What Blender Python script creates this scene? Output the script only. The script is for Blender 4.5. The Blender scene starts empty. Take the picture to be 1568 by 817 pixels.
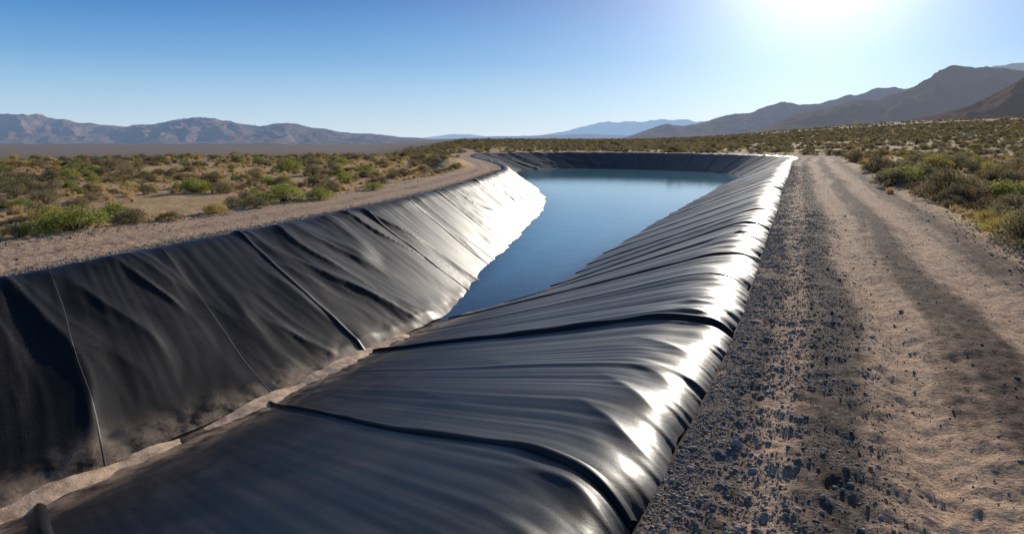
import bpy, math, random
import numpy as np
from mathutils import Vector
random.seed(4); rng=np.random.default_rng(4)
scene=bpy.context.scene

# ---------------------------------------------------------------- noise
def _h(ix,iy,seed):
    n=(ix*374761393+iy*668265263+seed*1274126177)&0xffffffff
    n=((n^(n>>13))*1274126177)&0xffffffff
    n=n^(n>>16)
    return n/4294967295.0
def perlin(x,y,seed=0):
    x=np.asarray(x,float); y=np.asarray(y,float)
    x,y=np.broadcast_arrays(x,y)
    xi=np.floor(x).astype(np.int64); yi=np.floor(y).astype(np.int64)
    xf=x-xi; yf=y-yi
    u=xf*xf*xf*(xf*(xf*6-15)+10); v=yf*yf*yf*(yf*(yf*6-15)+10)
    def g(a,b):
        an=_h(xi+a,yi+b,seed)*2*np.pi
        return np.cos(an)*(xf-a)+np.sin(an)*(yf-b)
    return ((g(0,0)*(1-u)+g(1,0)*u)*(1-v)+(g(0,1)*(1-u)+g(1,1)*u)*v)*1.5
def fbm(x,y,o=4,seed=0):
    s=0;a=1;t=0
    for i in range(o):
        s=s+a*perlin(x*2**i,y*2**i,seed+i*7);t+=a;a*=.5
    return s/t
def ridged(x,y,o=4,seed=0):
    s=0;a=1;t=0
    for i in range(o):
        s=s+a*(1-np.abs(perlin(x*2**i,y*2**i,seed+i*7))*1.8);t+=a;a*=.42
    return np.clip(s/t,0,1)
def sstep(a,b,x):
    t=np.clip((x-a)/(b-a),0,1); return t*t*(3-2*t)
def smin(a,b,k):
    h=np.maximum(k-np.abs(a-b),0)/k
    return np.minimum(a,b)-h*h*k*.25
def gauss(x,s): return np.exp(-(x/s)**2)

# ---------------------------------------------------------------- helpers
def link(ob): scene.collection.objects.link(ob); return ob
def mesh_np(name,V,F,smooth=True):
    me=bpy.data.meshes.new(name)
    V=np.asarray(V,np.float32); F=np.asarray(F,np.int32)
    me.vertices.add(len(V)); me.vertices.foreach_set("co",V.ravel())
    k=F.shape[1]
    me.loops.add(F.size); me.loops.foreach_set("vertex_index",F.ravel())
    me.polygons.add(len(F)); me.polygons.foreach_set("loop_start",np.arange(0,F.size,k,dtype=np.int32))
    me.update(calc_edges=True); me.validate()
    if smooth: me.polygons.foreach_set("use_smooth",np.ones(len(me.polygons),bool))
    return me
def gridfaces(n,m,wrap=False):
    i=np.arange(n if wrap else n-1)[:,None]; j=np.arange(m-1)[None,:]
    i2=(i+1)%n
    a=i*m+j; b=i2*m+j; c=i2*m+j+1; d=i*m+j+1
    return np.stack([a,b,c,d],-1).reshape(-1,4)
def fattr(me,name,vals):
    a=me.attributes.new(name,'FLOAT','POINT'); a.data.foreach_set("value",np.asarray(vals,np.float32).ravel())
def vattr(me,name,vals):
    a=me.attributes.new(name,'FLOAT_VECTOR','POINT'); a.data.foreach_set("vector",np.asarray(vals,np.float32).ravel())

class NT:
    def __init__(s,name):
        s.mat=bpy.data.materials.new(name); s.mat.use_nodes=True; s.t=s.mat.node_tree
        s.t.nodes.clear(); s.out=s.t.nodes.new('ShaderNodeOutputMaterial')
    def n(s,typ,props=None,**ins):
        nd=s.t.nodes.new(typ)
        for k,v in (props or {}).items(): setattr(nd,k,v)
        for k,v in ins.items():
            s.set(nd,k,v)
        return nd
    def set(s,nd,k,v):
        sock=nd.inputs[int(k[1:])] if (k[0]=='i' and k[1:].isdigit()) else nd.inputs[k.replace('_',' ')]
        if isinstance(v,bpy.types.NodeSocket): s.t.links.new(v,sock)
        else: sock.default_value=v
    def math(s,op,a,b=0.0,c=None,clamp=False):
        nd=s.t.nodes.new('ShaderNodeMath'); nd.operation=op; nd.use_clamp=clamp
        s.set(nd,'i0',a); s.set(nd,'i1',b)
        if c is not None: s.set(nd,'i2',c)
        return nd.outputs[0]
    def noise(s,scale,detail=4,rough=.55,vec=None,dist=0.):
        nd=s.n('ShaderNodeTexNoise',Scale=scale,Detail=detail,Roughness=rough,Distortion=dist)
        if vec is not None: s.t.links.new(vec,nd.inputs['Vector'])
        return nd.outputs['Fac']
    def ramp(s,fac,p0,p1,a=0.,b=1.):
        nd=s.n('ShaderNodeMapRange',i0=fac,i1=p0,i2=p1,i3=a,i4=b); return nd.outputs[0]
    def mix(s,fac,a,b):
        nd=s.t.nodes.new('ShaderNodeMix'); nd.data_type='RGBA'
        s.set(nd,'i0',fac); s.set(nd,'i6',a); s.set(nd,'i7',b)
        return nd.outputs[2]
    def attr(s,name,o='Fac'):
        return s.n('ShaderNodeAttribute',dict(attribute_name=name)).outputs[o]
    def pos(s): return s.n('ShaderNodeNewGeometry').outputs['Position']
    def surf(s,sh): s.t.links.new(sh,s.out.inputs['Surface'])
C=lambda r,g,b:(r,g,b,1.0)

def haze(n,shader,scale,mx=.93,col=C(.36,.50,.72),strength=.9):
    """aerial perspective painted into the material as emission, by world distance from the basin"""
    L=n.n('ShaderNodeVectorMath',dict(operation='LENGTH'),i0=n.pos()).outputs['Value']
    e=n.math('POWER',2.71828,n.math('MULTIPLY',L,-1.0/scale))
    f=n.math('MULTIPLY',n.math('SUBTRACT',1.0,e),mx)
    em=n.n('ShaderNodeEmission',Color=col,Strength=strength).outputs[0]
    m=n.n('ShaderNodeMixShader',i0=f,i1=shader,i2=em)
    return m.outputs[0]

# ---------------------------------------------------------------- layout : liner crest / toe control pairs
WATER=-2.93
L=[(-24,-16,-19,-20,-2.85),(-19.5,-6,-15,-10,-2.85),(-16.2,3.5,-12.4,.5,-2.85),(-13.2,9.5,-10.2,5.4,-2.85),
(-11.2,14.7,-7.9,10.3,-2.85),(-10.1,18.4,-5.7,14.6,-2.85),(-9.07,21.7,-4.1,18.3,-2.85),(-7.9,25.3,-2.4,22.2,-2.92),
(-6.9,29,-1.5,26.5,-3.15),(-5.7,34,-.2,32,-3.6),(-3.7,45,2.2,43.3,-4.2),(-2.2,56,4.0,55,-4.3),(-1.2,66,4.9,65.8,-4.3),
(-1.2,74,4.8,75,-4.3),(-2.3,86,4.6,88,-4.3),(-4.4,100,4.2,102,-4.3),(-6.9,116,4,115,-4.3),(-7.5,133,5,127,-4.3),
(-4,143,9,131.5,-4.3),(10,148.5,16,135,-4.3)]
R=[(-17,-25,-18.7,-20,-2.85),(-11,-17,-14.7,-10.2,-2.85),(-6,-9.5,-12.1,.3,-2.85),(-3,-3.5,-9.95,5.2,-2.85),
(-.7,1.4,-7.65,10.1,-2.85),(1.0,4.95,-5.45,14.5,-2.85),(3.49,10.33,-3.85,18.2,-2.85),(6.2,16.8,-2.1,22,-2.92),
(8.8,23.1,1.3,27.5,-3.15),(11.5,29.5,2.8,34.5,-3.6),(17,43,6.5,47.5,-4.2),(20.6,51.5,9.4,55,-4.3),(25.4,63,13.8,65.5,-4.3),
(30.8,76,19,77.5,-4.3),(36.8,90.5,24.2,90,-4.3),(44,106,32,103,-4.3),(46,117,34,112,-4.3),(40,132,32.5,121,-4.3),
(27,144,25,131,-4.3)]
CT=np.array(L+R[::-1],float)   # 39 control pairs, param 0..38 ; right_k -> 38-k
NC=len(CT)
def cr(s):
    s=np.asarray(s,float); i=np.clip(np.floor(s).astype(int),0,NC-2); f=(s-i)[:,None]
    p=lambda k:CT[np.clip(i+k,0,NC-1)]
    p0,p1,p2,p3=p(-1),p(0),p(1),p(2)
    return .5*((2*p1)+(-p0+p2)*f+(2*p0-5*p1+4*p2-p3)*f**2+(-p0+3*p1-3*p2+p3)*f**3)
# parameter sampling
S=[]
for i in range(NC-1):
    a,b=CT[i],CT[i+1]
    ln=max(np.hypot(*(a[:2]-b[:2])),np.hypot(*(a[2:4]-b[2:4])))
    mid=(a+b)/2; dist=min(np.hypot(mid[0],mid[1]),np.hypot(mid[2],mid[3]))
    res=np.clip(.0045*dist,.035,.7)
    if mid[1]<2 and i<4 or i>35: res=.4
    k=int(max(4,ln/res)); S+=list(i+np.arange(k)/k)
S.append(NC-1.); S=np.array(S); P=cr(S)
crest=P[:,:2]; toe=P[:,2:4]; tz=P[:,4]
U=np.concatenate([[0],np.cumsum(np.hypot(*np.diff(crest,axis=0).T))])
right=sstep(18.5,20,S)            # 0 left bank, 1 right bank
Q=np.linspace(0,1,230); T=1-(1-Q)**1.25
vec=crest-toe; ln=np.hypot(*vec.T); dirv=vec/ln[:,None]
edge_w=(.10*perlin(U*.9,U*0,5)+.06*perlin(U*2.7,U*0,6)+.03*perlin(U*7,U*0,7))*(.6+.9*right)
Uu=U[:,None]; tt=T[None,:]
length=(ln+edge_w)[:,None]
d=(1-tt)*length                       # metres in from the outer edge
X=toe[:,0:1]+dirv[:,0:1]*length*tt; Y=toe[:,1:2]+dirv[:,1:2]*length*tt
R_=right[:,None]
shw=.80*R_+.45*(1-R_)                 # shoulder width
top=.20*R_+.12*(1-R_)
slope=(top-tz[:,None])/(length-shw)
zl=top-(d-shw)*slope
zs=-.06+(top+.10)*(1-np.exp(-d/(.26+.16*R_)))
Z=smin(zl,zs,.34)
# wrinkles
up=Uu+.6*fbm(Uu*.20,d*.16,2,11)*2
skew=np.where(R_>.5,.22,-.30)*d
def folds(fu,fv,seed,p=3,wd=2.4):
    n=perlin((up+skew)*fu,d*fv+seed,seed)
    return np.clip(1-np.abs(n)*wd,0,1)**p
env=sstep(0,.8,d)*sstep(0,.35,length-d)
mL=sstep(-.25,.4,perlin(Uu*.25,d*.2,21))
mS=sstep(-.2,.35,perlin(Uu*.33,d*.28,22))
hL=.14*folds(.42,.07,31,2)*mL+.085*folds(.75,.14,32,2)*mS+.018*folds(1.7,.3,36,2)*mL+.12*perlin(up*.40,d*.14,33)+.014*perlin((up+skew)*1.2,d*.4,34)*mS+.005*perlin(up*3.4,d*1.2,35)
hR=.036*folds(.26,.03,41,2)*mL+.040*perlin(up*.18,d*.10,43)
Z=Z+(hL*(1-R_)+hR*R_)*env
shm=gauss(d-.80,.62)*sstep(0,.12,d)
Z=Z+shm*(.045*perlin(up*.80,d*.6,51)+.038*(folds(.9,.25,52,2)-.2)+.010*perlin(up*3.4,d*1.4,53))*(.35+.75*R_)
toem=gauss(length-d,.6)
Z=Z+toem*np.abs(.07*perlin(Uu*.9,d*.8,61)+.02*perlin(Uu*3.0,d*2.2,62))
n,m=X.shape
LG=np.stack([X,Y,Z],-1)
# dark geomembrane -------------------------------------------------
ml=NT('black_geomembrane')
uvw=ml.attr('uvw','Vector')
st=ml.n('ShaderNodeVectorMath',dict(operation='MULTIPLY'),i0=uvw,i1=(3.0,.30,1)).outputs[0]
st2=ml.n('ShaderNodeVectorMath',dict(operation='MULTIPLY'),i0=uvw,i1=(14.0,.5,1)).outputs[0]
side=ml.n('ShaderNodeSeparateXYZ',i0=uvw).outputs['Z']
n1=ml.noise(1,5,.6,st); n2=ml.noise(1,4,.6,st2); n3=ml.noise(.5,5,.6,ml.pos()); n4=ml.noise(14,4,.6,ml.pos())
n5=ml.noise(90,2,.5,ml.pos()); n6=ml.noise(1.6,5,.65,ml.pos())
toea=ml.attr('toe')
dust=ml.math('MULTIPLY',ml.ramp(n3,.42,.75),ml.ramp(n1,.38,.75))
dust=ml.math('ADD',dust,ml.math('MULTIPLY',ml.ramp(n2,.5,.8),.20),clamp=True)
dust=ml.math('MULTIPLY',dust,ml.math('ADD',ml.math('MULTIPLY',side,.6),.4))
speck=ml.math('MULTIPLY',ml.ramp(n5,.60,.70),ml.ramp(n3,.40,.60))
col=ml.mix(dust,C(.0050,.0050,.0058),C(.065,.054,.045))
silt=ml.math('MULTIPLY',ml.math('MULTIPLY',toea,ml.ramp(n6,.40,.58)),ml.ramp(n4,.25,.6,.4,1.))
col=ml.mix(silt,col,C(.38,.265,.17))
col=ml.mix(ml.math('MULTIPLY',speck,.55),col,C(.28,.21,.145))
rough=ml.math('ADD',.42,ml.math('ADD',ml.math('MULTIPLY',dust,.18),ml.math('MULTIPLY',n1,.03)))
rough=ml.math('ADD',rough,ml.math('MULTIPLY',silt,.3))
rough=ml.math('SUBTRACT',rough,ml.math('MULTIPLY',side,.02))
bh=ml.math('ADD',ml.math('MULTIPLY',n1,.003),ml.math('ADD',ml.math('MULTIPLY',n4,.004),ml.math('MULTIPLY',n2,.0012)))
bp=ml.n('ShaderNodeBump',Strength=.5,Distance=1.0,Height=bh).outputs[0]
bs=ml.n('ShaderNodeBsdfPrincipled',Base_Color=col,Roughness=rough,Normal=bp)
bs.inputs['IOR'].default_value=1.5
ml.t.links.new(ml.math('ADD',.18,ml.math('MULTIPLY',side,.14)),bs.inputs['Specular IOR Level'])
ml.surf(bs.outputs[0])

me=mesh_np('pond_liner',LG.reshape(-1,3),gridfaces(n,m))
vattr(me,'uvw',np.stack([np.broadcast_to(Uu,X.shape),d,R_+0*d],-1).reshape(-1,3))
fattr(me,'toe',(gauss(length-d,.45+.75*R_)).ravel())
me.materials.append(ml.mat)
liner=link(bpy.data.objects.new('pond_liner',me))
# floor between the toes
TL=np.linspace(0,19,260); pl=cr(TL); pr=cr(38-TL)
fr=np.linspace(0,1,12)[None,:,None]
A=np.concatenate([pl[:,2:4],pl[:,4:5]],1)[:,None,:]; B=np.concatenate([pr[:,2:4],pr[:,4:5]],1)[:,None,:]
FL=A*(1-fr)+B*fr; FL[:,:,2]-=.015
me=mesh_np('floor_sheet',FL.reshape(-1,3),gridfaces(*FL.shape[:2])[:,::-1]); vattr(me,'uvw',FL.reshape(-1,3)*np.array([1,1,0])); fattr(me,'toe',np.ones(FL.shape[0]*FL.shape[1])*.6)
me.materials.append(ml.mat); o=link(bpy.data.objects.new('floor_sheet',me)); o.parent=liner

# welded seams: overlap flaps following the sheet
ms=NT('weld_seam_plastic')
bs=ms.n('ShaderNodeBsdfPrincipled',Base_Color=C(.007,.007,.008),Roughness=.5); bs.inputs['Specular IOR Level'].default_value=.25; ms.surf(bs.outputs[0])
def sample(s,row):
    i=np.clip(np.searchsorted(S,s)-1,0,len(S)-2); f=((s-S[i])/(S[i+1]-S[i]))[:,None]
    return LG[i,row]*(1-f)+LG[i+1,row]*f
seamV=[];seamF=[];off=0
def seam(s0,w,h,seed,wob=.02,t0=0,amp=1):
    global off
    rows=np.arange(int(t0*m),m)
    i0=int(np.clip(np.searchsorted(S,s0)-1,0,len(S)-2))
    k=(U[min(i0+3,len(U)-1)]-U[i0-3])/(S[min(i0+3,len(S)-1)]-S[i0-3])
    sw=s0+wob*perlin(np.linspace(0,3,len(rows)),np.zeros(len(rows)),seed)*(4/k)
    prof=[(-.9,-.02),(-.55,.55),(-.1,1.0),(.35,.85),(.5,.1),(.55,-.5)]
    ring=[]
    for a,b in prof:
        p=sample(sw+a*w/k,rows).copy(); p[:,2]+=b*h*(1+.4*perlin(np.linspace(0,9,len(rows)),np.zeros(len(rows)),seed+3)); ring.append(p)
    G=np.stack(ring,1); seamV.append(G.reshape(-1,3)); seamF.append(gridfaces(len(rows),len(prof))+off); off+=G.shape[0]*G.shape[1]
for s0,w,h in [(2.5,.08,.02),(4.25,.025,.003),(5.1,.025,.004),(6.0,.12,.045),(7.1,.03,.006),(8.0,.12,.04)]: seam(s0,w,h,int(s0*10))
for s0 in np.concatenate([np.arange(9,10.01,.5),np.arange(10.35,19.6,.33)]): seam(s0,.13,.035,int(s0*10))
for k,w,h in [(3,.1,.03),(4,.13,.05),(5,.12,.05),(6,.17,.08),(6.55,.05,.015),(7,.11,.04),(7.5,.09,.035),(8,.12,.045)]: seam(38-k,w,h,int(k*10)+100,.03)
for k in np.concatenate([np.arange(8.5,10,.33),np.arange(10,18.2,.35)]): seam(38-k,.14,.04,int(k*10)+200)
me=mesh_np('weld_seams',np.concatenate(seamV),np.concatenate(seamF)); me.materials.append(ms.mat)
o=link(bpy.data.objects.new('weld_seams',me)); o.parent=liner

# ---------------------------------------------------------------- ground model
idx=[0]
for i in range(1,len(S)):
    dd=np.hypot(*crest[i]); r_=.5 if dd<30 else 1.4
    if U[i]-U[idx[-1]]>r_: idx.append(i)
idx=np.array(idx); PV=crest[idx]; PU=U[idx]; PS=S[idx]; M=len(PV)
def sdist(x,y):
    sd=np.full(x.shape,1e3); al=np.zeros(x.shape); ss=np.zeros(x.shape)
    near=np.where(np.hypot(x,y)<330)[0]
    Aq=PV; Bq=np.roll(PV,-1,0); AB=Bq-Aq; L2=(AB**2).sum(1)+1e-9
    PUn=np.roll(PU,-1); PUn[-1]=PU[-1]; PSn=np.roll(PS,-1); PSn[-1]=PS[-1]
    for c in range(0,len(near),16000):
        q=near[c:c+16000]; px=x[q][:,None]; py=y[q][:,None]
        ax=px-Aq[:,0]; ay=py-Aq[:,1]
        t=np.clip((ax*AB[:,0]+ay*AB[:,1])/L2,0,1)
        d2=(ax-t*AB[:,0])**2+(ay-t*AB[:,1])**2
        k=d2[:, :-1].argmin(1); rr=np.arange(len(q))
        dm=np.sqrt(d2[rr,k]); tk=t[rr,k]
        cond=(Aq[:,1]>py)!=(Bq[:,1]>py)
        xi=Aq[:,0]+(py-Aq[:,1])*AB[:,0]/np.where(AB[:,1]==0,1e-9,AB[:,1])
        ins=(np.sum(cond&(px<xi),1)%2)==1
        sd[q]=np.where(ins,-dm,dm); al[q]=PU[k]*(1-tk)+PUn[k]*tk; ss[q]=PS[k]*(1-tk)+PSn[k]*tk
    return sd,al,ss
TRK=None
def ground(x,y):
    global TRK
    r=np.hypot(x,y); az=np.degrees(np.arctan2(x,y))
    sd,al,ss=sdist(x,y)
    rt=(ss>19)
    W=np.where(rt,6.0,4.4-1.6*gauss(ss-13,2.2))
    W=W+.35*perlin(al*.25,al*0,71)
    out=sstep(0,2.5,sd-W)
    # track relief
    wv=.30*perlin(al*.12,al*0,85)
    zr=np.where(rt,-.10*gauss(sd-2.25-wv,.22)-.10*gauss(sd-4.2-wv,.25)+.04*gauss(sd-1.3,.3)+.06*gauss(sd-3.2-wv,.4)+.07*gauss(sd-5,.3),-.03*gauss(sd-1.2,.3)-.03*gauss(sd-3.,.3))
    zr=zr+(.06*fbm(x*1.1,y*1.1,4,72)+.055*fbm(x*4.5,y*4.5,3,73))*sstep(45,8,r)*sstep(0,.6,sd)+.05*fbm(x*.25,y*.25,2,79)*sstep(.5,2,sd)
    berm=np.where(rt,.14,.08)*gauss(sd-W-.5,.5)*(1+.8*fbm(x*.8,y*.8,3,74))
    land=np.where(rt,-.05,-.22)+.28*fbm(x*.06,y*.06,3,75)*sstep(6,20,sd)+.05*fbm(x*.9,y*.9,3,76)
    z=zr*(1-out)+land*out+berm
    # spoil heap beside the far bend
    ex=(x+6.7)/1.7; ey=(y-75)/8
    z=z+1.15*np.exp(-(ex*ex+ey*ey)**1.6)*(1+.15*fbm(x,y,3,77))
    # low windrow at far right of track
    z=z+.9*gauss(sd-12,2.2)*sstep(27.5,25.5,ss)*sstep(20,23,ss)*rt
    # bajada to the right, basin floor to the left
    z=z+.027*np.clip(r-150,0,2600)*sstep(9,36,az)*sstep(110,60,az)*(1+.12*fbm(x*.004,y*.004,3,78))
    z=z-np.minimum(.036*np.clip(r-125,0,None)**1.0,55)*sstep(-3,-13,az)*sstep(-120,-70,az)
    z=np.where(sd<0,-.03+1.25*np.maximum(sd,-5.5),z)
    road=(1-sstep(-.5,.5,sd-W+.35*fbm(x*1.5,y*1.5,2,80)))*(sd<100)
    grav=np.where(rt,gauss(sd-.1,.50)+.9*gauss(sd-1.40-wv,.30)+.35*gauss(sd-3.3-wv,.35)+.4*gauss(sd-5.2,.5),.7*gauss(sd-.1,.35)+.2*gauss(sd-2.2,.4))*road
    TRK=np.where(rt,gauss(sd-.85,.22)+1.3*gauss(sd-2.3-wv,.38)+1.3*gauss(sd-4.3-wv,.42)-1.2*gauss(sd-1.4-wv,.28)-1.2*gauss(sd-3.3-wv,.32)-.6*gauss(sd-5.4,.4),.75+.6*gauss(sd-1.2,.5)+.6*gauss(sd-3,.5))
    return z,road,grav,sd,ss,al
azs=np.concatenate([np.arange(-52,52,.155),np.arange(52,308,2.4)])
rs=np.concatenate([[.15],np.arange(.5,3,.12),np.exp(np.arange(math.log(3),math.log(200),.0115)),np.exp(np.arange(math.log(200),math.log(17000),.03))])
a_=np.radians(azs)[:,None]; rr=rs[None,:]
gx=(np.sin(a_)*rr).ravel(); gy=(np.cos(a_)*rr).ravel()
gz,road,grav,gsd,gss,gal=ground(gx,gy)
me=mesh_np('ground',np.stack([gx,gy,gz],1),gridfaces(len(azs),len(rs),True)[:,::-1])
fattr(me,'road',road); fattr(me,'grav',grav); fattr(me,'track',TRK); vattr(me,'tr',np.stack([gal,gsd,gz*0],1))
g=NT('desert_dirt')
pos=g.pos()
N1=g.noise(.35,6,.6,pos); N2=g.noise(3,6,.65,pos); N3=g.noise(22,5,.7,pos); N4=g.noise(.02,5,.6,pos); N5=g.noise(.11,6,.7,pos)
N6=g.noise(.9,6,.65,pos)
vor=g.n('ShaderNodeTexVoronoi',Vector=pos,Scale=38.).outputs
rd=g.attr('road'); gr=g.attr('grav'); tk=g.attr('track')
trv=g.n('ShaderNodeVectorMath',dict(operation='MULTIPLY'),i0=g.attr('tr','Vector'),i1=(.20,2.6,1)).outputs[0]
NT1=g.noise(1,6,.62,trv)
soil=g.mix(g.ramp(N1,.35,.65),C(.68,.45,.23),C(.56,.36,.18))
soil=g.mix(g.math('MULTIPLY',g.ramp(N2,.5,.72),.45),soil,C(.28,.19,.10))
Ld=g.n('ShaderNodeVectorMath',dict(operation='LENGTH'),i0=pos).outputs['Value']
farm=g.ramp(Ld,90,450)
farc=g.mix(g.ramp(N5,.34,.57),C(.32,.22,.11),C(.15,.12,.060))
soil=g.mix(farm,soil,farc)
playa=g.ramp(Ld,1800,3500)
soil=g.mix(playa,soil,g.mix(g.ramp(N4,.3,.7),C(.22,.16,.125),C(.33,.24,.18)))
rf=g.math('ADD',g.ramp(NT1,.34,.66),g.math('MULTIPLY',tk,.68))
rf=g.math('ADD',rf,g.math('MULTIPLY',g.math('SUBTRACT',N6,.5),1.2),clamp=True)
road_c=g.mix(rf,C(.115,.069,.044),C(.66,.445,.285))
road_c=g.mix(g.math('MULTIPLY',g.ramp(N3,.48,.64),.65),road_c,C(.11,.070,.047))
gcol=g.mix(g.ramp(vor['Color'],.1,.9),C(.034,.028,.024),C(.25,.205,.165))
gmask=g.math('MULTIPLY',gr,g.ramp(N2,.36,.52),clamp=True)
road_c=g.mix(gmask,road_c,gcol)
col=g.mix(rd,soil,road_c)
bh=g.math('ADD',g.math('MULTIPLY',N3,.05),g.math('MULTIPLY',N2,.15))
bh=g.math('ADD',bh,g.math('MULTIPLY',NT1,.14))
bh=g.math('ADD',bh,g.math('MULTIPLY',g.math('MULTIPLY',vor['Distance'],-.03),gmask))
bp=g.n('ShaderNodeBump',Strength=.9,Distance=1.0,Height=bh).outputs[0]
bs=g.n('ShaderNodeBsdfPrincipled',Base_Color=col,Roughness=.92,Normal=bp); bs.inputs['Specular IOR Level'].default_value=.05
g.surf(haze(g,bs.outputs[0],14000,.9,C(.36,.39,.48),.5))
me.materials.append(g.mat)
link(bpy.data.objects.new('ground',me))

# ---------------------------------------------------------------- silt in the channel invert
sv=np.linspace(1.5,6.75,700); pa=cr(sv); pb=cr(38-sv)
w=np.linspace(-1,1,60)
c0=(pa[:,2:4]+pb[:,2:4])/2; dr=pb[:,:2]-pa[:,:2]; dr/=np.hypot(*dr.T)[:,None]
al=np.cumsum(np.concatenate([[0],np.hypot(*np.diff(c0,axis=0).T)]))
xy=c0[:,None,:]+dr[:,None,:]*(w[None,:,None]*1.8)
zz=(pa[:,4:5]+.045+.15*perlin(al[:,None]*.40,w[None,:]*.3,91)+.035*perlin(al[:,None]*1.3,w[None,:]*2.2,93)+.012*fbm(al[:,None]*5,w[None,:]*8,3,92))
zz=zz-.25*sstep(6.3,6.75,sv)[:,None]
G=np.concatenate([xy,zz[:,:,None]],-1)
me=mesh_np('sand',G.reshape(-1,3),gridfaces(*zz.shape)[:,::-1])
sm=NT('wet_silt'); a=sm.noise(2.5,5,.6,sm.pos()); b=sm.noise(30,4,.6,sm.pos())
cc=sm.mix(sm.ramp(a,.30,.55),C(.30,.19,.12),C(.74,.50,.31)); cc=sm.mix(sm.math('MULTIPLY',sm.ramp(b,.52,.7),.35),cc,C(.16,.11,.075))
bs=sm.n('ShaderNodeBsdfPrincipled',Base_Color=cc,Roughness=.8,Normal=sm.n('ShaderNodeBump',Strength=.4,Distance=.03,Height=b).outputs[0]); sm.surf(bs.outputs[0])
me.materials.append(sm.mat); link(bpy.data.objects.new('sand',me))

# ---------------------------------------------------------------- water
wv=np.linspace(6.6,19,500); pa=cr(wv); pb=cr(38-wv)
def wl(p,ex):
    f=np.clip(-WATER/(-p[:,4]),0,1); f=np.clip(f-ex/np.hypot(*(p[:,:2]-p[:,2:4]).T),0,1)
    return p[:,:2]+(p[:,2:4]-p[:,:2])*f[:,None]
WA=wl(pa,1.2); WB=wl(pb,1.2)
q=np.linspace(0,1,90)[None,:,None]
G=WA[:,None,:]*(1-q)+WB[:,None,:]*q
wid=np.hypot(*(WB-WA).T)[:,None]
qq=q[:,:,0]; e=np.minimum(qq,1-qq)*wid-1.2
dep=np.clip(np.minimum(e*.45,(WATER-pa[:,4])[:,None]),0,5)
G=np.concatenate([G,np.full(G.shape[:2]+(1,),WATER)],-1)
me=mesh_np('water',G.reshape(-1,3),gridfaces(*G.shape[:2])[:,::-1]); fattr(me,'depth',dep.ravel())
wm=NT('pond_water')
pw=wm.pos()
vs=wm.n('ShaderNodeVectorMath',dict(operation='MULTIPLY'),i0=pw,i1=(1.0,.6,1)).outputs[0]
h1=wm.noise(1.1,4,.55,vs); h2=wm.noise(5.5,3,.5,vs)
hh=wm.math('ADD',wm.math('MULTIPLY',h1,.012),wm.math('MULTIPLY',h2,.005))
bp=wm.n('ShaderNodeBump',Strength=.8,Distance=1.0,Height=hh).outputs[0]
dpt=wm.attr('depth')
op=wm.math('SUBTRACT',1.0,wm.math('POWER',2.718,wm.math('MULTIPLY',dpt,-1.2)))
op=wm.math('MAXIMUM',op,.08)
deep=wm.n('ShaderNodeBsdfDiffuse',Color=C(.13,.37,.43)).outputs[0]
tr=wm.n('ShaderNodeBsdfTransparent',Color=C(.70,.88,.85)).outputs[0]
body=wm.n('ShaderNodeMixShader',i0=op,i1=tr,i2=deep).outputs[0]
gl=wm.n('ShaderNodeBsdfGlossy',Color=C(1,1,1),Roughness=.05,Normal=bp).outputs[0]
fr=wm.n('ShaderNodeFresnel',IOR=1.40,Normal=bp).outputs[0]
wm.surf(wm.n('ShaderNodeMixShader',i0=fr,i1=body,i2=gl).outputs[0])
me.materials.append(wm.mat); link(bpy.data.objects.new('water',me))

# ---------------------------------------------------------------- mountains
def mountain(name,tab,D,front,back,base,seed,nx,ny,colA,colB,hscale,hcol,hst,fs=1.,mx=.95,rug=1.0,hm=1.0):
    tab=np.array(tab,float); xs=np.linspace(tab[0,0],tab[-1,0],nx)
    H=np.interp(xs,tab[:,0],tab[:,1])*hm
    kk=int(nx*.012)|1; k=np.hanning(kk+2)[1:-1];k/=k.sum(); H=np.convolve(np.pad(H,kk//2,'edge'),k,'valid')
    w=np.concatenate([np.linspace(-1,0,int(ny*.75),endpoint=False),np.linspace(0,1,ny-int(ny*.75))])
    ww=np.broadcast_to(w[None,:],(nx,len(w))); xx=np.broadcast_to(xs[:,None],ww.shape)
    yy=D+np.where(ww<0,ww*front,ww*back)
    sx=xx/(front*fs); sy=yy/(front*fs)
    wp=np.clip(np.abs(ww)+.08*fbm(sx*2,sy*2,2,seed)*(1-np.abs(ww)),0,1)
    env=(1-wp)**1.1
    rg=ridged(sx*3.0,sy*1.4,5,seed+1)
    a=1-env**1.8
    hgt=(H[:,None]-base)*env*(1.03+(rg-.6)*1.15*rug*a+(rg-.6)*.14*rug)+base
    G=np.stack([xx*(yy/D)**.7,yy,hgt-60*(np.abs(ww)>.97)],-1)
    me=mesh_np(name,G.reshape(-1,3),gridfaces(*G.shape[:2])[:,::-1])
    mt=NT(name+'_rock'); p=mt.pos()
    a=mt.noise(.006,6,.65,p); b=mt.noise(.03,5,.7,p)
    c=mt.mix(mt.ramp(a,.35,.65),colA,colB); c=mt.mix(mt.math('MULTIPLY',mt.ramp(b,.5,.7),.6),c,C(.06,.05,.035))
    bs=mt.n('ShaderNodeBsdfPrincipled',Base_Color=c,Roughness=.95,Normal=mt.n('ShaderNodeBump',Strength=.8,Distance=35.,Height=b).outputs[0])
    bs.inputs['Specular IOR Level'].default_value=0
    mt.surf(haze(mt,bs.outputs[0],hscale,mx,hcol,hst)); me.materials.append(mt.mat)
    link(bpy.data.objects.new(name,me))
br=C(.46,.29,.19); br2=C(.19,.12,.085)
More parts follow.
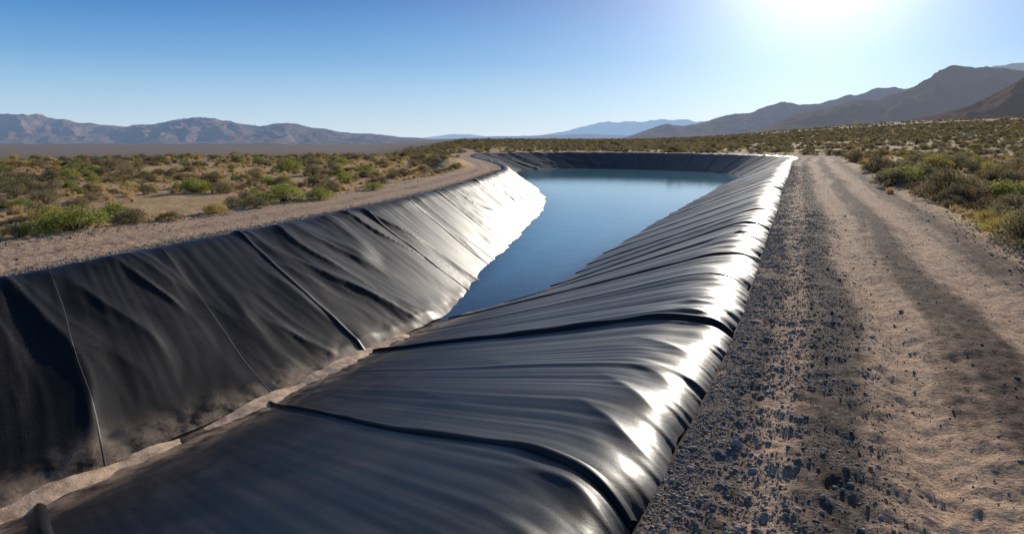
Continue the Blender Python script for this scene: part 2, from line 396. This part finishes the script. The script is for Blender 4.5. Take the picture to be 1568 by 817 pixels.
mountain('mountain_range',[(-13000,200),(-10500,320),(-9000,210),(-7911,250),(-6900,295),(-6640,290),(-6130,275),(-5710,205),(-5285,150),(-4946,145),(-4520,180),(-4100,238),(-3845,230),(-3507,170),(-3252,135),(-2914,185),(-2575,125),(-2151,75),(-1558,35),(-1050,-5),(-600,-55)],
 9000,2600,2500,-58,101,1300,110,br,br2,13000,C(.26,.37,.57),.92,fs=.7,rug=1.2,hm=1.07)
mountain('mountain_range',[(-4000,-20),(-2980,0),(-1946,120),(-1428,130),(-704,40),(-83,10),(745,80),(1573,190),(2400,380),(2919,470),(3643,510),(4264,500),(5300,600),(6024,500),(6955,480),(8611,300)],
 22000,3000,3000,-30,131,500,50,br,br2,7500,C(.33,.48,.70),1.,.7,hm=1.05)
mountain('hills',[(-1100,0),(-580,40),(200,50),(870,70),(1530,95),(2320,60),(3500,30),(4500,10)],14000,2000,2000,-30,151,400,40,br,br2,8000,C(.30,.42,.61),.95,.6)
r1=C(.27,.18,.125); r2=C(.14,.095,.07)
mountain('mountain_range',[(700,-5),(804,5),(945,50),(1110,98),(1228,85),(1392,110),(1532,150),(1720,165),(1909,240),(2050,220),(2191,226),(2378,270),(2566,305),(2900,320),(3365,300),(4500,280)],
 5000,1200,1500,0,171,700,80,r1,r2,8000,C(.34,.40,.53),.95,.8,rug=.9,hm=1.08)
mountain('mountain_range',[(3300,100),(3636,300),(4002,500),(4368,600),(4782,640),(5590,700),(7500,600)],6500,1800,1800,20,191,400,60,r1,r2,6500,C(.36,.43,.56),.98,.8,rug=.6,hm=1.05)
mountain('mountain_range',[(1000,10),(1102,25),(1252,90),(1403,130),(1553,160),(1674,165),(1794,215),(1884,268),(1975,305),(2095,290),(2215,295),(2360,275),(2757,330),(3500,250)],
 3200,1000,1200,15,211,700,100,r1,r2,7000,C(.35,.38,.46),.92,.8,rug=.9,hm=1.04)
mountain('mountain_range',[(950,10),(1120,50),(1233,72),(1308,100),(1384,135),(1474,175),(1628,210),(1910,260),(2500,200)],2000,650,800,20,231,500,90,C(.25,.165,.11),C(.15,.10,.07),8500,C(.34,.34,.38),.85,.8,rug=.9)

# ---------------------------------------------------------------- scatter assets
def leafmat(name,ca,cb,tr=.35):
    n_=NT(name); rnd=n_.n('ShaderNodeObjectInfo').outputs['Random']
    v=n_.noise(3.5,3,.6,n_.n('ShaderNodeTexCoord').outputs['Object'])
    f=n_.math('ADD',n_.math('MULTIPLY',rnd,.6),n_.math('MULTIPLY',n_.ramp(v,.35,.65),.4))
    c=n_.mix(f,ca,cb)
    d_=n_.n('ShaderNodeBsdfDiffuse',Color=c).outputs[0]; t_=n_.n('ShaderNodeBsdfTranslucent',Color=c).outputs[0]
    n_.surf(n_.n('ShaderNodeMixShader',i0=tr,i1=d_,i2=t_).outputs[0]); return n_.mat
sage=leafmat('sage_leaf',C(.18,.155,.078),C(.39,.325,.18),.42)
dark=leafmat('dry_brush_leaf',C(.14,.10,.06),C(.27,.19,.105),.4)
green=leafmat('green_leaf',C(.25,.28,.060),C(.38,.39,.10),.5)
yell=leafmat('rabbitbrush_leaf',C(.44,.34,.10),C(.58,.45,.15),.45)
straw=leafmat('dry_grass_blade',C(.55,.39,.18),C(.70,.51,.26),.45)
twig=NT('twig_bark'); twig.surf(twig.n('ShaderNodeBsdfDiffuse',Color=C(.10,.075,.055)).outputs[0])
def newcol(name): return bpy.data.collections.new(name)
def shrub(col,name,seed,mat,nl=1500,R0=.62,H=.62,leaf=.05,lobes=16):
    rg=np.random.default_rng(seed)
    cen=[]
    for i in range(lobes):
        a=rg.uniform(0,2*np.pi); q=np.sqrt(rg.uniform(0,1)); h=H*(.30+.62*(1-q**2)*rg.uniform(.75,1.1))
        cen.append((np.cos(a)*R0*.78*q,np.sin(a)*R0*.78*q,h))
    cen=np.array(cen)
    k=rg.integers(0,lobes,nl)
    off_=rg.normal(0,1,(nl,3)); off_/=np.linalg.norm(off_,axis=1)[:,None]; off_*=(rg.uniform(.55,1.05,nl)[:,None])*np.array([.21,.21,.19])*(R0/.62)
    p=cen[k]+off_; p[:,2]=np.abs(p[:,2]-.02)+.02
    nrm=off_/np.linalg.norm(off_,axis=1)[:,None]+rg.normal(0,.6,(nl,3)); nrm/=np.linalg.norm(nrm,axis=1)[:,None]
    t1=np.cross(nrm,rg.normal(0,1,(nl,3))); t1/=np.linalg.norm(t1,axis=1)[:,None]; t2=np.cross(nrm,t1)
    l=leaf*rg.uniform(.6,1.4,nl)[:,None]
    V=np.stack([p-t1*l*.5,p+t2*l*.28,p+t1*l*.6,p-t2*l*.28],1).reshape(-1,3)
    F=np.arange(nl*4).reshape(-1,4); mi=np.zeros(nl,int)
    tv=[];tf=[];o=len(V)
    for c in cen:
        for j in range(3):
            e=c+rg.normal(0,.09,3); mid_=e*.5+np.array([0,0,-.05])+rg.normal(0,.03,3); w_=.010
            s_=rg.normal(0,1,3); s_[2]=0; s_/=np.linalg.norm(s_)
            b0=np.array([rg.normal(0,.03),rg.normal(0,.03),-.05])
            tv+=[b0-s_*w_,b0+s_*w_,mid_+s_*w_*.7,mid_-s_*w_*.7,e+s_*w_*.3,e-s_*w_*.3]
            tf+=[[o,o+1,o+2,o+3],[o+3,o+2,o+4,o+5]]; o+=6
    V=np.concatenate([V,np.array(tv)]); F=np.concatenate([F,np.array(tf)])
    me=mesh_np(name,V,F,False); me.materials.append(mat); me.materials.append(twig.mat)
    if len(me.polygons)==len(F): me.polygons.foreach_set('material_index',np.concatenate([mi,np.ones(len(tf),int)]).astype(np.int32))
    ob=bpy.data.objects.new(name,me); col.objects.link(ob)
def tuft(col,name,seed,mat,nb=120,H=.4):
    rg=np.random.default_rng(seed); V=[];F=[]
    for i in range(nb):
        a=rg.uniform(0,6.28); le=rg.uniform(.15,.6); h=H*rg.uniform(.6,1.1); b=np.array([rg.normal(0,.06),rg.normal(0,.06),-.02])
        dd=np.array([math.cos(a),math.sin(a),0]); s_=np.array([-dd[1],dd[0],0])*.007
        m1=b+dd*le*h*.35+np.array([0,0,h*.6]); e=b+dd*le*h+np.array([0,0,h]); o=len(V)
        V+=[b-s_,b+s_,m1+s_*.8,m1-s_*.8,e+s_*.2,e-s_*.2]; F+=[[o,o+1,o+2,o+3],[o+3,o+2,o+4,o+5]]
    me=mesh_np(name,np.array(V),np.array(F),False); me.materials.append(mat); col.objects.link(bpy.data.objects.new(name,me))
bc=newcol('brush_kinds')
for i in range(4): shrub(bc,'a%d_sage'%i,10+i,sage,nl=1900,R0=.62+.08*(i%2),H=.58+.09*i)
for i in range(2): shrub(bc,'b%d_dry'%i,20+i,dark,nl=1300)
shrub(bc,'c0_green',31,green,nl=2600,leaf=.045,lobes=22); shrub(bc,'c1_green',32,green,nl=2600,leaf=.045,lobes=22)
shrub(bc,'d0_yellow',41,yell,nl=2400,leaf=.04,lobes=22)
for i in range(2): tuft(bc,'e%d_grass'%i,50+i,straw)
shrub(bc,'f0_sagebig',61,sage,nl=3600,leaf=.04,lobes=26,H=.72)

def rockmat(name,a,b):
    n_=NT(name); rnd=n_.n('ShaderNodeObjectInfo').outputs['Random']; v=n_.noise(2.5,4,.6,n_.n('ShaderNodeTexCoord').outputs['Object'])
    c=n_.mix(n_.math('POWER',rnd,1.3),a,b); c=n_.mix(n_.ramp(v,.4,.7,0,.6),c,C(.22,.155,.11))
    b_=n_.n('ShaderNodeBsdfPrincipled',Base_Color=c,Roughness=.9); b_.inputs['Specular IOR Level'].default_value=.2
    n_.surf(b_.outputs[0]); return n_.mat
rk1=rockmat('grey_gravel_stone',C(.14,.112,.090),C(.52,.44,.36)); rk2=rockmat('tan_stone',C(.30,.205,.135),C(.58,.44,.32))
import bmesh
rc=newcol('stone_kinds')
for i in range(7):
    bm=bmesh.new(); bmesh.ops.create_icosphere(bm,subdivisions=2,radius=1)
    rg=np.random.default_rng(90+i); sc=rg.uniform(.6,1.1,3); sc[2]*=.6
    pl_=[(lambda v:v/np.linalg.norm(v))(rg.normal(0,1,3)) for _ in range(9)]
    for v in bm.verts:
        c=np.array(v.co)
        for p_ in pl_:
            q_=c@p_-.78
            if q_>0: c=c-p_*q_
        v.co=Vector(c*sc)
    me=bpy.data.meshes.new('s%d_stone'%i); bm.to_mesh(me); bm.free(); me.materials.append(rk1 if i<4 else rk2)
    rc.objects.link(bpy.data.objects.new('s%d_stone'%i,me))

def scatter(name,pts,rot,scl,idx,coll):
    me=bpy.data.meshes.new(name); me.vertices.add(len(pts)); me.vertices.foreach_set('co',np.asarray(pts,np.float32).ravel())
    vattr(me,'rot',rot); vattr(me,'scl',scl)
    a=me.attributes.new('idx','INT','POINT'); a.data.foreach_set('value',np.asarray(idx,np.int32))
    ob=link(bpy.data.objects.new(name,me))
    ng=bpy.data.node_groups.new(name+'_nodes','GeometryNodeTree')
    ng.interface.new_socket('Geometry',in_out='INPUT',socket_type='NodeSocketGeometry'); ng.interface.new_socket('Geometry',in_out='OUTPUT',socket_type='NodeSocketGeometry')
    N=ng.nodes; Lk=ng.links; gi=N.new('NodeGroupInput'); go=N.new('NodeGroupOutput')
    ip=N.new('GeometryNodeInstanceOnPoints'); ci=N.new('GeometryNodeCollectionInfo')
    ci.inputs['Collection'].default_value=coll; ci.inputs['Separate Children'].default_value=True; ci.inputs['Reset Children'].default_value=True
    def na(nm,t):
        x=N.new('GeometryNodeInputNamedAttribute'); x.data_type=t; x.inputs['Name'].default_value=nm; return x.outputs['Attribute']
    er=N.new('FunctionNodeEulerToRotation'); Lk.new(na('rot','FLOAT_VECTOR'),er.inputs[0])
    Lk.new(gi.outputs[0],ip.inputs['Points']); Lk.new(ci.outputs[0],ip.inputs['Instance']); ip.inputs['Pick Instance'].default_value=True
    Lk.new(na('idx','INT'),ip.inputs['Instance Index']); Lk.new(er.outputs[0],ip.inputs['Rotation']); Lk.new(na('scl','FLOAT_VECTOR'),ip.inputs['Scale'])
    Lk.new(ip.outputs[0],go.inputs[0])
    md=ob.modifiers.new('scatter','NODES'); md.node_group=ng
    return ob
# brush field
PX=[];PY=[];SC=[];ID=[]
def ring(r0,r1,dens,smul,kinds,cl=.0,azr=58,az0=None):
    lo=-azr if az0 is None else az0
    area=((azr-lo)/360)*math.pi*(r1*r1-r0*r0); k=int(area*dens)
    r=np.sqrt(rng.uniform(r0*r0,r1*r1,k)); a=np.radians(rng.uniform(lo,azr,k))
    x=np.sin(a)*r; y=np.cos(a)*r
    keep=fbm(x*.09,y*.09,2,200)+.5*fbm(x*.5,y*.5,2,201)>cl+rng.normal(0,.15,k)
    x=x[keep];y=y[keep];k=len(x)
    PX.append(x);PY.append(y);SC.append(smul*np.exp(rng.normal(0,.30,k))); ID.append(rng.choice(kinds,k))
K=[0,1,2,3,0,1,2,3,4,5,4,11,8]
ring(12,60,.34,.86,K,-.03); ring(60,160,.24,.90,K,-.03); ring(160,420,.11,1.05,K,-.02); ring(420,900,.020,1.8,K,-.1); ring(900,2300,.0022,3.2,K,-.1)
ring(160,420,.07,1.05,K,-.2,58,3); ring(420,1000,.026,1.8,K,-.2,58,3)
ring(16,75,.40,1.2,K,-.1,58,22)
ring(10,70,1.4,.70,[9,10],-.1); ring(70,140,.4,1.,[9,10],-.1); ring(16,50,2.5,.8,[9,10],-.2,58,25)
ring(14,150,.035,.9,[6,7,8],-.3)
PX=np.concatenate(PX);PY=np.concatenate(PY);SC=np.concatenate(SC);ID=np.concatenate(ID)
z,_,_,sd,ss,_=ground(PX,PY)
lim=np.where(ss>19,6.0,5.0-1.6*gauss(ss-13,2.2))+.2
ok=(sd>lim+SC*.4)
man=[(-14.3,22.2,1.55,6),(-15.4,22.6,1.3,7),(-13.5,24.0,1.1,0),(-12.7,25.2,.8,0),(-10.9,32.8,1.5,6),(-9.7,34.4,1.2,7),(-11.9,32.4,1.2,6),(-12.0,27.6,.8,8),(-11.2,29.8,.9,0),
(-17,19.6,.8,8),(-16.5,22.6,1.0,0),(-8.2,40.5,1.0,6),(-13,33.5,1.1,11),
(21.2,33.3,2.4,11),(22.9,32.4,1.9,1),(18.7,27.0,1.55,4),(19.6,27.6,1.6,5),(15.0,20.5,1.35,8),(15.9,21.3,1.2,8),(25.2,44,2.5,6),(27.2,45.2,2.4,11),(23.6,42.8,1.9,0),(32,60,2.4,11),(34,61,2.2,0),(19.8,30.5,1.4,11),(17.2,24.0,1.1,2),(29,51,2.2,3),(21,38,1.4,9),(17.5,22.8,1.1,4)]
mx=np.array([a[0] for a in man],float); my=np.array([a[1] for a in man],float)
mz=ground(mx,my)[0]
PX=np.concatenate([PX[ok],mx]);PY=np.concatenate([PY[ok],my]);z=np.concatenate([z[ok],mz])
SC=np.concatenate([SC[ok],[a[2] for a in man]]);ID=np.concatenate([ID[ok],[a[3] for a in man]])
k=len(PX); s3=np.stack([SC*rng.uniform(.9,1.25,k),SC*rng.uniform(.9,1.25,k),SC*rng.uniform(.70,1.0,k)],1)
s3[-len(man):,2]*=.95
scatter('sagebrush',np.stack([PX,PY,z-.03],1),np.stack([rng.normal(0,.06,k),rng.normal(0,.06,k),rng.uniform(0,6.28,k)],1),s3,ID,bc)
print('brush',k)
# gravel along the tracks
X_=[];Y_=[];G_=[];I_=[]
def strip(s0,s1,dens_n,dfun,size,sig,kinds,cl=-1,pw=1.):
    s=s0+(s1-s0)*rng.uniform(0,1,dens_n)**pw; p=cr(s); p2=cr(s+.01)
    tg=p2[:,:2]-p[:,:2]; tg/=np.hypot(*tg.T)[:,None]
    nr=np.stack([-tg[:,1],tg[:,0]],1)      # outward for this winding
    dd=dfun(dens_n); q_=p[:,:2]+nr*dd[:,None]
    keep=fbm(q_[:,0]*1.3,q_[:,1]*1.3,3,300)>cl+rng.normal(0,.12,dens_n)
    q_=q_[keep];X_.append(q_[:,0]);Y_.append(q_[:,1]);k=len(q_); G_.append(np.minimum(size*np.exp(rng.normal(0,sig,k)),.06)); I_.append(rng.choice(kinds,k))
gk=[0,1,2,3,0,1,2,3,4,5]
R38=lambda k:38-k
strip(R38(4),R38(8),42000,lambda n:np.abs(rng.normal(0,.60,n)),.0085,.5,gk,-.25)
strip(R38(4),R38(9),20000,lambda n:rng.normal(1.4,.30,n),.0085,.5,gk,-.1)
strip(R38(4),R38(8),1900,lambda n:np.abs(rng.normal(0,.8,n)),.020,.4,gk,-.3)
strip(R38(4),R38(7),90,lambda n:np.abs(rng.normal(.2,1.0,n)),.032,.3,gk)
strip(R38(3.5),R38(9),30000,lambda n:rng.uniform(0,7,n),.006,.55,gk+[4,5,6],-.05)
strip(R38(3.5),R38(10),900,lambda n:rng.uniform(1,7.5,n),.016,.4,[4,5,6,1],-.2)
strip(R38(8),R38(13),9000,lambda n:np.abs(rng.normal(0,.9,n)),.020,.4,gk,-.2)
strip(R38(3.5),R38(12),2200,lambda n:rng.normal(6.2,.5,n),.024,.5,[4,5,6,1],-.2)
strip(3.5,12,7000,lambda n:np.abs(rng.normal(0,.35,n)),.020,.4,[4,5,6,1,2],-.3)
strip(3.5,12,5000,lambda n:rng.normal(4.5,.35,n),.022,.4,[4,5,6,1],-.2)
strip(3.5,12,3000,lambda n:rng.uniform(0,5,n),.016,.4,[4,5,6,1],-.2)
X_=np.concatenate(X_);Y_=np.concatenate(Y_);G_=np.concatenate(G_);I_=np.concatenate(I_)
z,_,_,sd,_,_=ground(X_,Y_); ok=sd>.02
X_,Y_,z,G_,I_=X_[ok],Y_[ok],z[ok],G_[ok],I_[ok]; k=len(X_)
scatter('gravel',np.stack([X_,Y_,z],1),np.stack([rng.normal(0,.35,k),rng.normal(0,.35,k),rng.uniform(0,6.28,k)],1),np.stack([G_]*3,1)*rng.uniform(.75,1.3,(k,3)),I_,rc)
print('stones',k)

# ---------------------------------------------------------------- light & sky
EL=math.radians(15.5); AZ=math.radians(23.5)
D=Vector((math.sin(AZ)*math.cos(EL),math.cos(AZ)*math.cos(EL),math.sin(EL)))
sl=bpy.data.lights.new('sun','SUN'); sl.energy=5; sl.angle=math.radians(.5); sl.color=(1,.91,.78)
so=link(bpy.data.objects.new('sun',sl)); so.rotation_euler=D.to_track_quat('Z','Y').to_euler()
wd=bpy.data.worlds.new("World"); scene.world=wd; wd.use_nodes=True; t=wd.node_tree; t.nodes.clear()
W=NT.__new__(NT); W.t=t; W.mat=None
out=t.nodes.new('ShaderNodeOutputWorld'); bg=t.nodes.new('ShaderNodeBackground'); sky=t.nodes.new('ShaderNodeTexSky')
sky.sky_type='NISHITA'; sky.sun_disc=False; sky.sun_elevation=EL; sky.sun_rotation=AZ; sky.altitude=1200; sky.air_density=1.0; sky.dust_density=.3; sky.ozone_density=3
bg.inputs['Strength'].default_value=.1
dirn=t.nodes.new('ShaderNodeTexCoord').outputs['Generated']
nv=W.n('ShaderNodeVectorMath',dict(operation='NORMALIZE'),i0=dirn).outputs[0]
sz=W.n('ShaderNodeSeparateXYZ',i0=nv).outputs['Z']
rampn=t.nodes.new('ShaderNodeValToRGB'); t.links.new(sz,rampn.inputs[0])
cr_=rampn.color_ramp; cr_.interpolation='LINEAR'
stops=[(0.0,(.62,.73,.82)),(.03,(.49,.66,.81)),(.06,(.36,.58,.79)),(.105,(.18,.41,.72)),(.15,(.085,.285,.63)),(.19,(.030,.175,.51)),(.30,(.022,.12,.36)),(1.0,(.035,.085,.20))]
while len(cr_.elements)<len(stops): cr_.elements.new(.5)
for e_,(p_,c_) in zip(cr_.elements,stops): e_.position=p_; e_.color=(*c_,1)
grad=W.n('ShaderNodeVectorMath',dict(operation='SCALE'),i0=rampn.outputs[0],Scale=9.4).outputs[0]
dt=W.n('ShaderNodeVectorMath',dict(operation='DOT_PRODUCT'),i0=nv,i1=tuple(D)).outputs['Value']
ang=W.math('MULTIPLY',W.math('ARCCOSINE',W.math('MINIMUM',dt,.99999)),180/math.pi)
a1=W.math('MULTIPLY',W.math('POWER',2.71828,W.math('MULTIPLY',ang,-1/4.2)),27.)
a2=W.math('MULTIPLY',W.math('POWER',2.71828,W.math('MULTIPLY',ang,-1/17.)),5.4)
aur=W.math('ADD',a1,a2)
ac=W.n('ShaderNodeVectorMath',dict(operation='SCALE'),i0=(1.0,.99,.96),Scale=aur).outputs[0]
nis=W.n('ShaderNodeVectorMath',dict(operation='SCALE'),i0=sky.outputs[0],Scale=.04).outputs[0]
s1=W.n('ShaderNodeVectorMath',dict(operation='ADD'),i0=grad,i1=ac).outputs[0]
s2=W.n('ShaderNodeVectorMath',dict(operation='ADD'),i0=s1,i1=nis).outputs[0]
t.links.new(s2,bg.inputs[0]); t.links.new(bg.outputs[0],out.inputs[0])

# ---------------------------------------------------------------- camera
cd=bpy.data.cameras.new('camera'); cd.lens=24; cd.sensor_width=36; cd.clip_start=.05; cd.clip_end=60000
co=link(bpy.data.objects.new('camera',cd)); co.location=(0,0,3.0); co.rotation_euler=(math.radians(90-10.65),0,0)
scene.camera=co
scene.view_settings.view_transform='Standard'; scene.view_settings.look='None'; scene.view_settings.exposure=0
